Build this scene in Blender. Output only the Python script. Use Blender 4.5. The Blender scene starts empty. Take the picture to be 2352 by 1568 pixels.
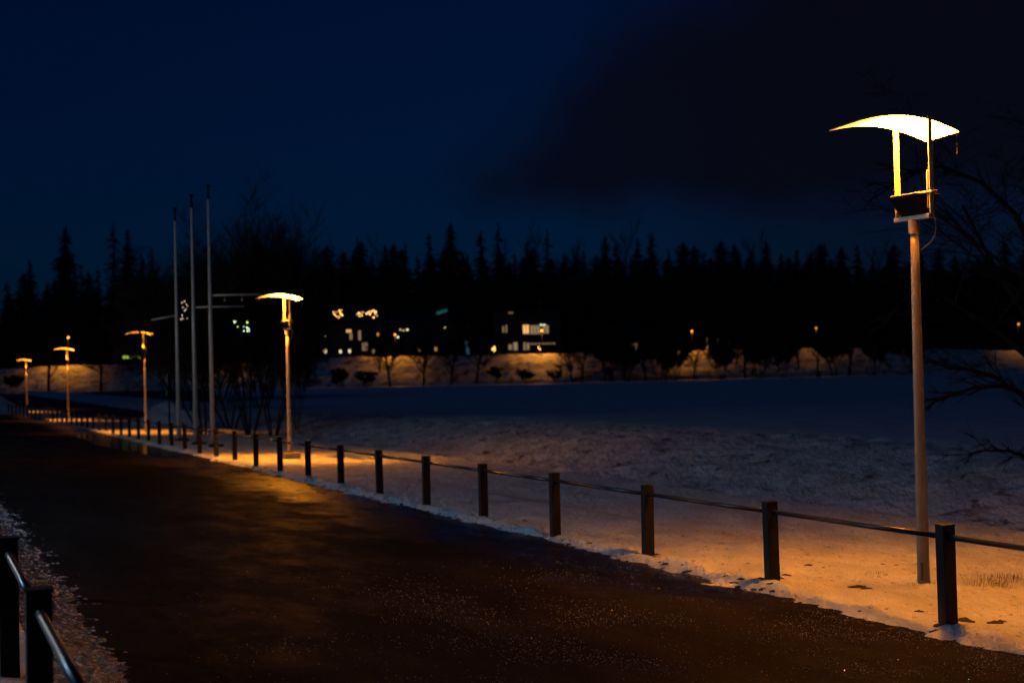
import bpy, math, random
from mathutils import Vector, Matrix, noise
random.seed(7)
scn = bpy.context.scene
COL = scn.collection
PI = math.pi
R = math.radians

# ------------------------------------------------------------------ camera
F = 3600.0                      # focal length in survey pixels (frame 2352 wide)
EYE = 1.963
PITCH = math.atan(64 / F); ROLL = 0.022
r0 = Vector((1, 0, 0)); fwd = Vector((0, math.cos(PITCH), math.sin(PITCH))); up0 = Vector((0, -math.sin(PITCH), math.cos(PITCH)))
rt = r0 * math.cos(ROLL) - up0 * math.sin(ROLL)
upv = up0 * math.cos(ROLL) + r0 * math.sin(ROLL)
CAM = Vector((0, 0, EYE))
cd = bpy.data.cameras.new('camera'); cam = bpy.data.objects.new('camera', cd); COL.objects.link(cam)
m = Matrix.Identity(4)
for i in range(3):
    m[i][0] = rt[i]; m[i][1] = upv[i]; m[i][2] = -fwd[i]; m[i][3] = CAM[i]
cam.matrix_world = m
cd.sensor_width = 36; cd.lens = F / 2352 * 36; cd.clip_end = 20000; cd.clip_start = 0.05
cd.dof.use_dof = True; cd.dof.focus_distance = 11.5; cd.dof.aperture_fstop = 2.5
scn.camera = cam

def ray(x, y): return fwd + rt * ((x - 1176) / F) + upv * (-(y - 784) / F)
def at(x, y, d): return CAM + ray(x, y) * d
SU, CU = 0.3535, 0.9354         # the road runs 20.7 degrees left of the view
def W(u, v, z=0.0): return Vector((v * CU - u * SU, v * SU + u * CU, z))
def UV(p): return (-p.x * SU + p.y * CU, p.x * CU + p.y * SU)
def zroad(u, v): return 0.183 - 0.0252 * v - 0.0044 * u
def ground(x, y):               # where a line of sight meets the plane of the road
    d = ray(x, y); n = Vector((0.022, 0.01306, 1.0))
    t = (-(CAM.z) + (EYE - 1.78)) / d.dot(n)
    return CAM + d * t
def sm(a, b, t):
    t = max(0.0, min(1.0, (t - a) / (b - a))); return t * t * (3 - 2 * t)
def fbm(x, y, z=0.0, o=4): return noise.fractal(Vector((x, y, z)), 1.0, 2.1, o)

# ------------------------------------------------------------------ materials
def new_mat(name):
    mt = bpy.data.materials.new(name); mt.use_nodes = True
    nt = mt.node_tree; return mt, nt, nt.nodes['Principled BSDF']
def simple(name, col, rough=0.6, metal=0.0, var=0.25, scale=6.0, bump=0.0, bscale=40.0, spec=0.5):
    mt, nt, p = new_mat(name)
    p.inputs['Roughness'].default_value = rough; p.inputs['Metallic'].default_value = metal
    p.inputs['Specular IOR Level'].default_value = spec
    tc = nt.nodes.new('ShaderNodeTexCoord'); nz = nt.nodes.new('ShaderNodeTexNoise')
    nz.inputs['Scale'].default_value = scale; nz.inputs['Detail'].default_value = 5
    nt.links.new(tc.outputs['Object'], nz.inputs['Vector'])
    cr = nt.nodes.new('ShaderNodeValToRGB')
    cr.color_ramp.elements[0].position = 0.3; cr.color_ramp.elements[1].position = 0.7
    cr.color_ramp.elements[0].color = [c * (1 - var) for c in col] + [1]
    cr.color_ramp.elements[1].color = [min(1, c * (1 + var)) for c in col] + [1]
    nt.links.new(nz.outputs['Fac'], cr.inputs['Fac']); nt.links.new(cr.outputs['Color'], p.inputs['Base Color'])
    if bump:
        n2 = nt.nodes.new('ShaderNodeTexNoise'); n2.inputs['Scale'].default_value = bscale; n2.inputs['Detail'].default_value = 6
        nt.links.new(tc.outputs['Object'], n2.inputs['Vector'])
        b = nt.nodes.new('ShaderNodeBump'); b.inputs['Strength'].default_value = bump; b.inputs['Distance'].default_value = 0.02
        nt.links.new(n2.outputs['Fac'], b.inputs['Height']); nt.links.new(b.outputs['Normal'], p.inputs['Normal'])
    return mt
def emis(name, col, strength):
    mt, nt, p = new_mat(name)
    p.inputs['Base Color'].default_value = (0.3, 0.3, 0.3, 1)
    p.inputs['Emission Color'].default_value = (*col, 1); p.inputs['Emission Strength'].default_value = strength
    return mt
SODIUM = (1.0, 0.30, 0.014)

def snow_mat(name, base=(0.78, 0.79, 0.8), dirt=(0.10, 0.08, 0.055), amount=0.36, dscale=3.0, bscale=9.0, bdist=0.05, stretch=(1, 1, 1)):
    mt, nt, p = new_mat(name)
    L = nt.links.new
    g = nt.nodes.new('ShaderNodeNewGeometry')
    mp = nt.nodes.new('ShaderNodeMapping'); mp.inputs['Rotation'].default_value = (0, 0, R(-20.7)); mp.inputs['Scale'].default_value = stretch
    L(g.outputs['Position'], mp.inputs['Vector'])
    def nz(s, d=8, r=0.6):
        n = nt.nodes.new('ShaderNodeTexNoise'); n.inputs['Scale'].default_value = s; n.inputs['Detail'].default_value = d
        n.inputs['Roughness'].default_value = r; L(mp.outputs['Vector'], n.inputs['Vector']); return n.outputs['Fac']
    cr = nt.nodes.new('ShaderNodeValToRGB'); e = cr.color_ramp.elements
    e[0].position = amount - 0.04; e[0].color = (*dirt, 1); e[1].position = amount + 0.05; e[1].color = (*base, 1)
    e2 = cr.color_ramp.elements.new(0.62); e2.color = (*[c * 0.93 for c in base], 1)
    L(nz(dscale, 12, 0.72), cr.inputs['Fac'])
    mott = nt.nodes.new('ShaderNodeValToRGB'); mott.color_ramp.elements[0].color = (0.62, 0.6, 0.58, 1); mott.color_ramp.elements[0].position = 0.3
    mott.color_ramp.elements[1].position = 0.6
    L(nz(0.7, 6, 0.6), mott.inputs['Fac'])
    mx = nt.nodes.new('ShaderNodeMixRGB'); mx.blend_type = 'MULTIPLY'; mx.inputs['Fac'].default_value = 0.8
    L(cr.outputs['Color'], mx.inputs['Color1']); L(mott.outputs['Color'], mx.inputs['Color2'])
    L(mx.outputs['Color'], p.inputs['Base Color'])
    p.inputs['Roughness'].default_value = 0.62; p.inputs['Specular IOR Level'].default_value = 0.25
    b = nt.nodes.new('ShaderNodeBump'); b.inputs['Strength'].default_value = 0.9; b.inputs['Distance'].default_value = bdist
    ad = nt.nodes.new('ShaderNodeMath'); ad.operation = 'MULTIPLY_ADD'; ad.inputs[1].default_value = 0.35
    L(nz(bscale * 4.5, 8), ad.inputs[0]); L(nz(bscale, 8), ad.inputs[2])
    L(ad.outputs[0], b.inputs['Height']); L(b.outputs['Normal'], p.inputs['Normal'])
    return mt

M_snow = snow_mat('snow_trodden', (0.80, 0.80, 0.80), amount=0.375, dscale=7.0, bscale=4.0, bdist=0.10, stretch=(2.4, 1, 1))
M_rough = snow_mat('snow_rough', (0.66, 0.70, 0.78), (0.11, 0.09, 0.07), 0.405, 1.5, 2.6, 0.22, stretch=(1.5, 1, 1))
M_field = snow_mat('snow_field', (0.72, 0.78, 0.84), amount=0.2, dscale=0.2, bscale=0.3, bdist=0.06)
M_bank = snow_mat('snow_bank', (0.58, 0.55, 0.50), (0.12, 0.09, 0.06), 0.45, 0.6, 0.7, 0.35)
M_trunk = simple('bark', (0.026, 0.021, 0.018), 0.9, spec=0.1, bump=0.5, bscale=12)
M_twig = simple('twig_bark', (0.022, 0.018, 0.015), 0.9, spec=0.1)
M_needle = simple('spruce_needles', (0.018, 0.024, 0.018), 0.9, scale=0.6, var=0.5)
M_post = simple('weathered_post_paint', (0.007, 0.0065, 0.006), 0.5, spec=0.25, var=0.35, scale=14, bump=0.12, bscale=60)
M_rail = simple('dark_rail_metal', (0.05, 0.055, 0.06), 0.30, 0.6, var=0.15, bump=0.05, bscale=80)
M_screw = simple('screw_metal', (0.35, 0.35, 0.35), 0.3, 0.9)
M_pole = simple('galvanised_pole', (0.44, 0.38, 0.24), 0.36, 0.2, var=0.10, scale=7, bump=0.08, bscale=30)
M_hatch = simple('rusty_hatch', (0.16, 0.11, 0.07), 0.6)
M_flag = simple('white_flagpole_paint', (0.55, 0.54, 0.5), 0.35, 0.1, var=0.08)
M_white = simple('reflector_enamel', (0.34, 0.33, 0.30), 0.45, var=0.05)
M_house = simple('dark_house_wall', (0.035, 0.030, 0.026), 0.8, scale=0.5)
M_roof = simple('house_roof', (0.02, 0.02, 0.022), 0.8)
M_dark = simple('black_housing', (0.004, 0.0035, 0.003), 0.6, spec=0.1)
M_concrete = simple('concrete', (0.22, 0.2, 0.17), 0.9, bump=0.4)
M_grass = simple('dry_grass', (0.16, 0.12, 0.055), 0.8)
M_clod = simple('dirt_clod', (0.05, 0.038, 0.025), 0.9, bump=0.5, bscale=90)
M_land = simple('dark_land', (0.03, 0.03, 0.03), 0.95, scale=0.01)
M_rock = simple('mountain_forest', (0.020, 0.014, 0.014), 0.95, scale=0.004, var=0.4)
M_hill = simple('hill_snow_forest', (0.16, 0.15, 0.17), 0.95, scale=0.006, var=0.5)
M_unlit = simple('unlit_ground_dark', (0.02, 0.02, 0.022), 0.8, scale=0.3)  # lack of light put into the colour
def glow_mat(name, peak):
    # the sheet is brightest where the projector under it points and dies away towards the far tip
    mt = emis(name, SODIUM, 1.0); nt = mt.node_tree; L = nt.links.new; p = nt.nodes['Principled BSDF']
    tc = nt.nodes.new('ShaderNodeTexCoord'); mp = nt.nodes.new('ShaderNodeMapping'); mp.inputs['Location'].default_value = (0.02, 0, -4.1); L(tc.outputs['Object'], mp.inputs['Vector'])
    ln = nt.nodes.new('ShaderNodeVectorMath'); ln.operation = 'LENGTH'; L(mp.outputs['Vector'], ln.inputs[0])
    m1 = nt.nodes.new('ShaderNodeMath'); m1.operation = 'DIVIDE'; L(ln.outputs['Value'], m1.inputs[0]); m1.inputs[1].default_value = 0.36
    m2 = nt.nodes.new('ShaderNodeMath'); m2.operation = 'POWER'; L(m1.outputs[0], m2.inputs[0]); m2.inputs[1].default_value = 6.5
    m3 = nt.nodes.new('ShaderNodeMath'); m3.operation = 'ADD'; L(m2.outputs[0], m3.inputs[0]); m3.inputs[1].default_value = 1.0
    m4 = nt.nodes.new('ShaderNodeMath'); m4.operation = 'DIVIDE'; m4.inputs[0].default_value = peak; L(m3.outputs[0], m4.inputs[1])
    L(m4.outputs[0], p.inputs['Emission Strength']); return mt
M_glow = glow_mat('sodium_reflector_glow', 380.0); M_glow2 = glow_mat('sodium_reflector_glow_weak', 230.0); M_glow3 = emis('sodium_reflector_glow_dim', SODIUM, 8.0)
M_bulb = [emis('path_lamp_bulb', (1.0, 0.36, 0.03), q) for q in (7.0, 4.0, 2.0)]

def road_mat():
    mt, nt, p = new_mat('wet_asphalt'); L = nt.links.new
    g = nt.nodes.new('ShaderNodeNewGeometry')
    mp = nt.nodes.new('ShaderNodeMapping'); mp.vector_type = 'POINT'; mp.inputs['Rotation'].default_value = (0, 0, R(-20.7))
    L(g.outputs['Position'], mp.inputs['Vector'])      # x = across the road, y = along it
    sp = nt.nodes.new('ShaderNodeSeparateXYZ'); L(mp.outputs['Vector'], sp.inputs[0])
    def nz(s, d=6, r=0.6, st=None):
        n = nt.nodes.new('ShaderNodeTexNoise'); n.inputs['Scale'].default_value = s; n.inputs['Detail'].default_value = d; n.inputs['Roughness'].default_value = r
        src = mp.outputs['Vector']
        if st:
            q = nt.nodes.new('ShaderNodeMapping'); q.inputs['Scale'].default_value = st; L(src, q.inputs['Vector']); src = q.outputs['Vector']
        L(src, n.inputs['Vector']); return n.outputs['Fac']
    def mth(op, a, b=0.0, c=None, clamp=False):
        n = nt.nodes.new('ShaderNodeMath'); n.operation = op; n.use_clamp = clamp
        for i, s in enumerate((a, b) if c is None else (a, b, c)):
            if isinstance(s, (int, float)): n.inputs[i].default_value = s
            else: L(s, n.inputs[i])
        return n.outputs[0]
    def ramp(f, a, b, lo=0.0, hi=1.0):
        n = nt.nodes.new('ShaderNodeMapRange'); n.interpolation_type = 'SMOOTHSTEP'
        n.inputs['From Min'].default_value = a; n.inputs['From Max'].default_value = b
        n.inputs['To Min'].default_value = lo; n.inputs['To Max'].default_value = hi; L(f, n.inputs['Value']); return n.outputs[0]
    big = nz(0.55, 5, 0.55, (1.5, 0.6, 1))
    # a film of melt water lies along the kerb side, dry swept patches elsewhere
    gut = ramp(mth('ADD', sp.outputs['X'], mth('MULTIPLY', mth('SUBTRACT', nz(0.8, 4), 0.5), 2.2)), 5.2, 6.3)
    gut = mth('MULTIPLY', gut, ramp(mth('ADD', sp.outputs['Y'], mth('MULTIPLY', nz(0.6, 4), 3.0)), 12.0, 15.0))
    wet = mth('MAXIMUM', gut, ramp(big, 0.48, 0.72, 0.0, 0.7), clamp=True)
    cr = nt.nodes.new('ShaderNodeMixRGB'); cr.inputs['Color1'].default_value = (0.020, 0.0165, 0.015, 1); cr.inputs['Color2'].default_value = (0.0105, 0.009, 0.0085, 1)
    L(wet, cr.inputs['Fac'])
    agg = nt.nodes.new('ShaderNodeMixRGB'); agg.blend_type = 'MULTIPLY'; agg.inputs['Fac'].default_value = 1
    gr = nt.nodes.new('ShaderNodeValToRGB'); gr.color_ramp.elements[0].color = (0.5, 0.5, 0.5, 1); gr.color_ramp.elements[1].color = (1.5, 1.5, 1.5, 1)
    gr.color_ramp.elements[0].position = 0.35; gr.color_ramp.elements[1].position = 0.65
    L(nz(110, 3), gr.inputs['Fac']); L(cr.outputs[0], agg.inputs['Color1']); L(gr.outputs[0], agg.inputs['Color2'])
    tracks = nt.nodes.new('ShaderNodeMixRGB'); tracks.blend_type = 'MULTIPLY'; tracks.inputs['Fac'].default_value = 0.7
    tr = nt.nodes.new('ShaderNodeValToRGB'); tr.color_ramp.elements[0].color = (0.38, 0.38, 0.38, 1); tr.color_ramp.elements[0].position = 0.42; tr.color_ramp.elements[1].position = 0.6
    L(nz(1.0, 6, 0.65, (1.2, 0.22, 1)), tr.inputs['Fac']); L(agg.outputs[0], tracks.inputs['Color1']); L(tr.outputs[0], tracks.inputs['Color2'])
    L(tracks.outputs[0], p.inputs['Base Color'])
    L(mth('MULTIPLY_ADD', gut, -0.22, mth('MULTIPLY_ADD', ramp(nz(1.1, 9, 0.72, (1.3, 0.55, 1)), 0.40, 0.62), -0.22, 0.66)), p.inputs['Roughness'])
    L(mth('MULTIPLY_ADD', gut, 0.22, 0.012), p.inputs['Specular IOR Level'])
    # coarse aggregate and ice grains
    vo = nt.nodes.new('ShaderNodeTexVoronoi'); vo.inputs['Scale'].default_value = 42; L(mp.outputs['Vector'], vo.inputs['Vector'])
    hh = mth('ADD', mth('MULTIPLY', vo.outputs['Distance'], 0.7), nz(75, 4))
    b = nt.nodes.new('ShaderNodeBump'); b.inputs['Distance'].default_value = 0.006
    L(mth('MULTIPLY_ADD', gut, -0.80, 0.85), b.inputs['Strength']); L(hh, b.inputs['Height'])
    b2 = nt.nodes.new('ShaderNodeBump'); b2.inputs['Distance'].default_value = 0.03; b2.inputs['Strength'].default_value = 0.12
    L(nz(2.5, 4), b2.inputs['Height']); L(b2.outputs[0], b.inputs['Normal']); L(b.outputs[0], p.inputs['Normal'])
    # scattered clear ice grains: tiny tilted facets that catch the lamps
    vg = nt.nodes.new('ShaderNodeTexVoronoi'); vg.inputs['Scale'].default_value = 115; L(mp.outputs['Vector'], vg.inputs['Vector'])
    wn = nt.nodes.new('ShaderNodeTexWhiteNoise'); L(vg.outputs['Position'], wn.inputs['Vector'])
    grain = mth('MULTIPLY', mth('MULTIPLY', mth('GREATER_THAN', wn.outputs['Value'], 1.1), ramp(mth('ADD', sp.outputs['Y'], mth('MULTIPLY', nz(0.9, 5), 7.0)), 18.0, 9.0)), mth('SUBTRACT', 1.0, gut), clamp=True)
    gl = nt.nodes.new('ShaderNodeBsdfGlossy'); gl.inputs['Roughness'].default_value = 0.13; gl.inputs['Color'].default_value = (0.10, 0.095, 0.09, 1)
    vs = nt.nodes.new('ShaderNodeVectorMath'); vs.operation = 'SUBTRACT'; L(wn.outputs['Color'], vs.inputs[0]); vs.inputs[1].default_value = (0.5, 0.5, -0.40)
    vn = nt.nodes.new('ShaderNodeVectorMath'); vn.operation = 'NORMALIZE'; L(vs.outputs[0], vn.inputs[0]); L(vn.outputs[0], gl.inputs['Normal'])
    ms = nt.nodes.new('ShaderNodeMixShader'); L(grain, ms.inputs[0]); L(p.outputs[0], ms.inputs[1]); L(gl.outputs[0], ms.inputs[2])
    L(ms.outputs[0], nt.nodes['Material Output'].inputs['Surface'])
    return mt
M_road = road_mat()

def slush_mat():
    mt, nt, p = new_mat('icy_slush'); L = nt.links.new
    g = nt.nodes.new('ShaderNodeNewGeometry')
    def nz(s, d=8, r=0.65):
        n = nt.nodes.new('ShaderNodeTexNoise'); n.inputs['Scale'].default_value = s; n.inputs['Detail'].default_value = d; n.inputs['Roughness'].default_value = r
        L(g.outputs['Position'], n.inputs['Vector']); return n.outputs['Fac']
    cr = nt.nodes.new('ShaderNodeValToRGB'); e = cr.color_ramp.elements
    e[0].position = 0.52; e[0].color = (0.022, 0.018, 0.015, 1); e[1].position = 0.64; e[1].color = (0.8, 0.82, 0.85, 1)
    L(nz(14, 10, 0.8), cr.inputs['Fac']); L(cr.outputs[0], p.inputs['Base Color'])
    p.inputs['Roughness'].default_value = 0.22; p.inputs['Specular IOR Level'].default_value = 0.6
    b = nt.nodes.new('ShaderNodeBump'); b.inputs['Distance'].default_value = 0.03; b.inputs['Strength'].default_value = 1.0
    L(nz(38, 6), b.inputs['Height']); L(b.outputs[0], p.inputs['Normal'])
    return mt
M_slush = slush_mat()
M_water = simple('melt_water', (0.008, 0.008, 0.009), 0.12, var=0.0, bump=0.35, bscale=4, spec=0.9)

# ------------------------------------------------------------------ mesh tools
class MB:
    def __init__(s): s.v = []; s.f = []; s.mi = []
    def add(s, vs, fs, mi=0):
        o = len(s.v); s.v += [tuple(v) for v in vs]
        s.f += [tuple(i + o for i in f) for f in fs]; s.mi += [mi] * len(fs)
    def box(s, c, sz, ax=None, mi=0, taper=1.0):
        ax = ax or (Vector((1, 0, 0)), Vector((0, 1, 0)), Vector((0, 0, 1))); c = Vector(c); vs = []
        for k in (-1, 1):
            t = 1.0 if k < 0 else taper
            for (i, j) in ((-1, -1), (1, -1), (1, 1), (-1, 1)):
                vs.append(c + ax[0] * (i * sz[0] / 2 * t) + ax[1] * (j * sz[1] / 2 * t) + ax[2] * (k * sz[2] / 2))
        s.add(vs, [(3, 2, 1, 0), (4, 5, 6, 7), (0, 1, 5, 4), (1, 2, 6, 5), (2, 3, 7, 6), (3, 0, 4, 7)], mi)
    def tube(s, pts, rad, n=8, cap=True, mi=0):
        pts = [Vector(p) for p in pts]; k = len(pts)
        if isinstance(rad, (int, float)): rad = [rad] * k
        d = (pts[1] - pts[0]).normalized(); a = d.orthogonal().normalized(); o = len(s.v)
        for i, p in enumerate(pts):
            if i > 0:
                dn = (pts[min(i + 1, k - 1)] - pts[i - 1]).normalized()
                a = (a - dn * a.dot(dn)); a = a.normalized() if a.length > 1e-6 else dn.orthogonal().normalized(); d = dn
            b = d.cross(a)
            for j in range(n):
                t = 2 * PI * j / n; s.v.append(tuple(p + (a * math.cos(t) + b * math.sin(t)) * rad[i]))
        for i in range(k - 1):
            for j in range(n):
                q = (j + 1) % n
                s.f.append((o + i * n + j, o + i * n + q, o + (i + 1) * n + q, o + (i + 1) * n + j)); s.mi.append(mi)
        if cap:
            s.f.append(tuple(o + j for j in reversed(range(n)))); s.f.append(tuple(o + (k - 1) * n + j for j in range(n))); s.mi += [mi, mi]
    def build(s, name, mats, parent=None, smooth=False, bevel=0.0, loc=None):
        me = bpy.data.meshes.new(name); me.from_pydata(s.v, [], s.f); me.update()
        mats = mats if isinstance(mats, (list, tuple)) else [mats]
        for mm in mats: me.materials.append(mm)
        if len(mats) > 1: me.polygons.foreach_set('material_index', s.mi)
        if smooth: me.polygons.foreach_set('use_smooth', [True] * len(me.polygons))
        o = bpy.data.objects.new(name, me); COL.objects.link(o)
        if parent is not None: o.parent = parent
        if loc is not None: o.location = loc
        if bevel:
            b = o.modifiers.new('edge', 'BEVEL'); b.width = bevel; b.segments = 2; b.limit_method = 'ANGLE'
        return o
def grid(name, us, vs, fn, mats, mi=None, kind='structure'):
    mb = MB(); nu, nv = len(us), len(vs)
    mb.v = [tuple(fn(u, v)) for u in us for v in vs]
    for i in range(nu - 1):
        for j in range(nv - 1):
            mb.f.append((i * nv + j, i * nv + j + 1, (i + 1) * nv + j + 1, (i + 1) * nv + j)); mb.mi.append(mi(us[i], vs[j]) if mi else 0)
    mb.f = [f[::-1] for f in mb.f]
    o = mb.build(name, mats, smooth=True); o['kind'] = kind
    return o
def empty(name, loc, rz=0.0, label=None, cat=None, group=None):
    o = bpy.data.objects.new(name, None); COL.objects.link(o); o.location = loc; o.rotation_euler = (0, 0, rz)
    o.empty_display_size = 0.2
    tag(o, label, cat, group); return o
def tag(o, label=None, cat=None, group=None, kind=None):
    if label: o['label'] = label
    if cat: o['category'] = cat
    if group: o['group'] = group
    if kind: o['kind'] = kind
    return o
KIDS = {}
def copy_tree(o, parent=None):
    c = o.copy(); COL.objects.link(c); c.parent = parent
    for ch in o.children: copy_tree(ch, c)
    return c

def frange(a, b, step, grow=0.0):
    out = [a]; x = a
    while x < b:
        x += step + grow * max(0.0, x - a); out.append(min(x, b))
    return out

# ------------------------------------------------------------------ sky
w = bpy.data.worlds.new('World'); scn.world = w; w.use_nodes = True
nt = w.node_tree; bg = nt.nodes['Background']
sky = nt.nodes.new('ShaderNodeTexSky'); sky.sky_type = 'NISHITA'; sky.sun_disc = False
sky.sun_elevation = R(9); sky.sun_rotation = R(215); sky.ozone_density = 4.0; sky.air_density = 1.0; sky.dust_density = 0.3
tint = nt.nodes.new('ShaderNodeMixRGB'); tint.blend_type = 'MULTIPLY'; tint.inputs['Fac'].default_value = 1
tint.inputs['Color2'].default_value = (0.02, 0.335, 1.0, 1)
nt.links.new(sky.outputs[0], tint.inputs['Color1'])
def wm(op, a, b=0.0, c=None, clamp=False):
    n = nt.nodes.new('ShaderNodeMath'); n.operation = op; n.use_clamp = clamp
    for i, q in enumerate((a, b) if c is None else (a, b, c)):
        if isinstance(q, (int, float)): n.inputs[i].default_value = q
        else: nt.links.new(q, n.inputs[i])
    return n.outputs[0]
def wr(f, a, b):
    n = nt.nodes.new('ShaderNodeMapRange'); n.interpolation_type = 'SMOOTHSTEP'; n.inputs['From Min'].default_value = a; n.inputs['From Max'].default_value = b
    nt.links.new(f, n.inputs['Value']); return n.outputs[0]
wtc = nt.nodes.new('ShaderNodeTexCoord'); wsx = nt.nodes.new('ShaderNodeSeparateXYZ'); nt.links.new(wtc.outputs['Generated'], wsx.inputs[0])
wn = nt.nodes.new('ShaderNodeTexNoise'); wn.inputs['Scale'].default_value = 9; wn.inputs['Detail'].default_value = 7; nt.links.new(wtc.outputs['Generated'], wn.inputs['Vector'])
yy = wm('MAXIMUM', wsx.outputs['Y'], 0.05); az = wm('DIVIDE', wsx.outputs['X'], yy); el = wm('DIVIDE', wsx.outputs['Z'], yy)
nn_ = wm('MULTIPLY', wm('SUBTRACT', wn.outputs['Fac'], 0.5), 0.15)
# a low dark cloud bank climbing to the right
edge = wm('SUBTRACT', az, wm('SUBTRACT', wm('MULTIPLY', wm('SUBTRACT', el, 0.115), 1.25), 0.022))
m1 = wr(wm('ADD', edge, nn_), -0.062, 0.060)
m2 = wr(wm('ADD', el, wm('MULTIPLY', nn_, 0.5)), 0.082, 0.126)
cloud = wm('MULTIPLY', m1, m2)
veil = wm('MULTIPLY', wr(az, 0.0, 0.22), 0.55)
mxv = nt.nodes.new('ShaderNodeMixRGB'); nt.links.new(veil, mxv.inputs['Fac']); nt.links.new(tint.outputs[0], mxv.inputs['Color1']); mxv.inputs['Color2'].default_value = (0.34, 0.40, 1.05, 1)
mxc = nt.nodes.new('ShaderNodeMixRGB'); nt.links.new(wm('MULTIPLY', cloud, 0.86), mxc.inputs['Fac']); nt.links.new(mxv.outputs[0], mxc.inputs['Color1']); mxc.inputs['Color2'].default_value = (0.30, 0.30, 0.72, 1)
nt.links.new(mxc.outputs[0], bg.inputs['Color'])
bg.inputs['Strength'].default_value = 0.0066

# ------------------------------------------------------------------ ground
VERGE = 12.4
FP = {}
rf_ = random.Random(77)
for tr_ in range(9):                       # trodden trails and single steps in the snow
    pu, pv_ = rf_.uniform(7, 34), rf_.uniform(7.7, 11.8); da = rf_.uniform(-0.25, 0.25) + (0 if rf_.random() < 0.75 else 1.2)
    for st_ in range(rf_.randint(9, 26)):
        pu += 0.62 * math.cos(da); pv_ += 0.62 * math.sin(da) * 0.6; da += rf_.uniform(-0.08, 0.08)
        q = (pu, pv_ + (0.13 if st_ % 2 else -0.13), da + rf_.uniform(-0.2, 0.2), rf_.uniform(0.016, 0.035))
        for kk in (-1, 0, 1): FP.setdefault(int(pu) + kk, []).append(q)
def foot(u, v):
    z = 0.0
    for (a, b, t, dp) in FP.get(int(u), ()):
        du, dv = u - a, v - b
        if abs(du) > 0.4 or abs(dv) > 0.4: continue
        x = (du * math.cos(t) + dv * math.sin(t)) / 0.17; y = (-du * math.sin(t) + dv * math.cos(t)) / 0.075; r = x * x + y * y
        if r < 4: z += -dp * math.exp(-r * 1.2) + dp * 0.35 * math.exp(-(math.sqrt(r) - 1.35) ** 2 * 6)
    return z
def zright(u, v):
    z = zroad(u, min(v, VERGE))
    e = sm(6.66 + 0.17 * sm(10.2, 12.5, u) + 0.20 * fbm(u * 0.7, 3.1) + 0.17 * fbm(u * 3.6, 9.0, 0, 5) + 0.05 * fbm(u * 15, v * 9), 7.05, v)
    if v < 7.6: z += -0.05 + 0.085 * e
    else: z += 0.035
    near = sm(100, 40, u)
    if 7.3 < v < 12.4 and u < 50: z += foot(u, v)
    if v < 7.6: z += 0.022 * fbm(u * 9, v * 9, 3.3, 3) * near * sm(7.5, 7.1, v)
    z += near * (0.022 * fbm(u * 0.9, v * 1.6, 1.0) + 0.012 * fbm(u * 4, v * 6, 2.0, 3))
    z += near * 0.05 * math.exp(-((v - 7.0) / 0.35) ** 2) * (0.5 + fbm(u * 1.3, 5.5))
    c = sm(VERGE, VERGE + 1.1, v) * (1 - sm(VERGE + 1.1, 18.2, v))
    crest = 0.20 * sm(70, 50, u)
    field = -0.037 * sm(95, 65, u) - 0.50 * sm(65, 95, u)
    t1 = sm(VERGE + 0.4, 18.4, v); t2 = sm(18.4, 26, v)
    zz = z * (1 - t1) + t1 * ((1 - t2) * max(crest, field + 0.05 * 0) + t2 * field)
    zz -= 0.18 * c * sm(VERGE, VERGE + 0.8, v) * sm(16.5, 14, v)
    rough = sm(VERGE + 0.3, VERGE + 1.5, v) * sm(26, 18, v)
    zz += rough * (0.07 * fbm(u * 0.8 + v * 0.5, v * 0.9, 4.0, 4) + 0.09 * fbm(u * 2.4 + v, v * 2.2, 6.0, 4))
    return zz
def vmi(u, v): return 0 if v < VERGE + 0.5 else (1 if v < 20 else 2)
us = frange(4, 330, 0.035, 0.004)
vs = frange(6.3, 7.8, 0.032) + frange(7.86, 12.4, 0.06) + frange(12.5, 26, 0.13) + frange(27, 420, 1.5, 0.05)
grid('snow_ground', us, vs, lambda u, v: W(u, v, zright(u, v) if v < 27 else -0.037 * sm(95, 65, u) - 0.50 * sm(65, 95, u)), [M_snow, M_rough, M_field], vmi)
grid('road', frange(-8, 420, 0.8, 0.03), frange(-1, 7.9, 0.6), lambda u, v: W(u, v, zroad(u, v)), [M_road])
def zleft(u, v):
    e = sm(1.30 + 0.14 * fbm(u * 0.8, 21.0) + 0.04 * fbm(u * 3, 22.0), 0.45, v)
    n = 0.016 * fbm(u * 3.5, v * 3.5, 7.0, 4) + 0.018 * fbm(u * 13, v * 13, 8.0, 3)
    return zroad(u, v) - 0.012 + 0.185 * e + n * sm(1.75, 1.2, v) * (0.5 + 0.5 * sm(-0.3, 0.9, v))
grid('snow_shoulder', frange(1.5, 120, 0.022, 0.004), [-30, -18, -10, -6, -4, -2.5, -1.5, -0.8, -0.4, -0.1] + frange(0.1, 1.9, 0.022), lambda u, v: W(u, v, zleft(u, v)), [M_snow, M_slush], lambda u, v: 1 if v > 0.62 else 0)
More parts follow.
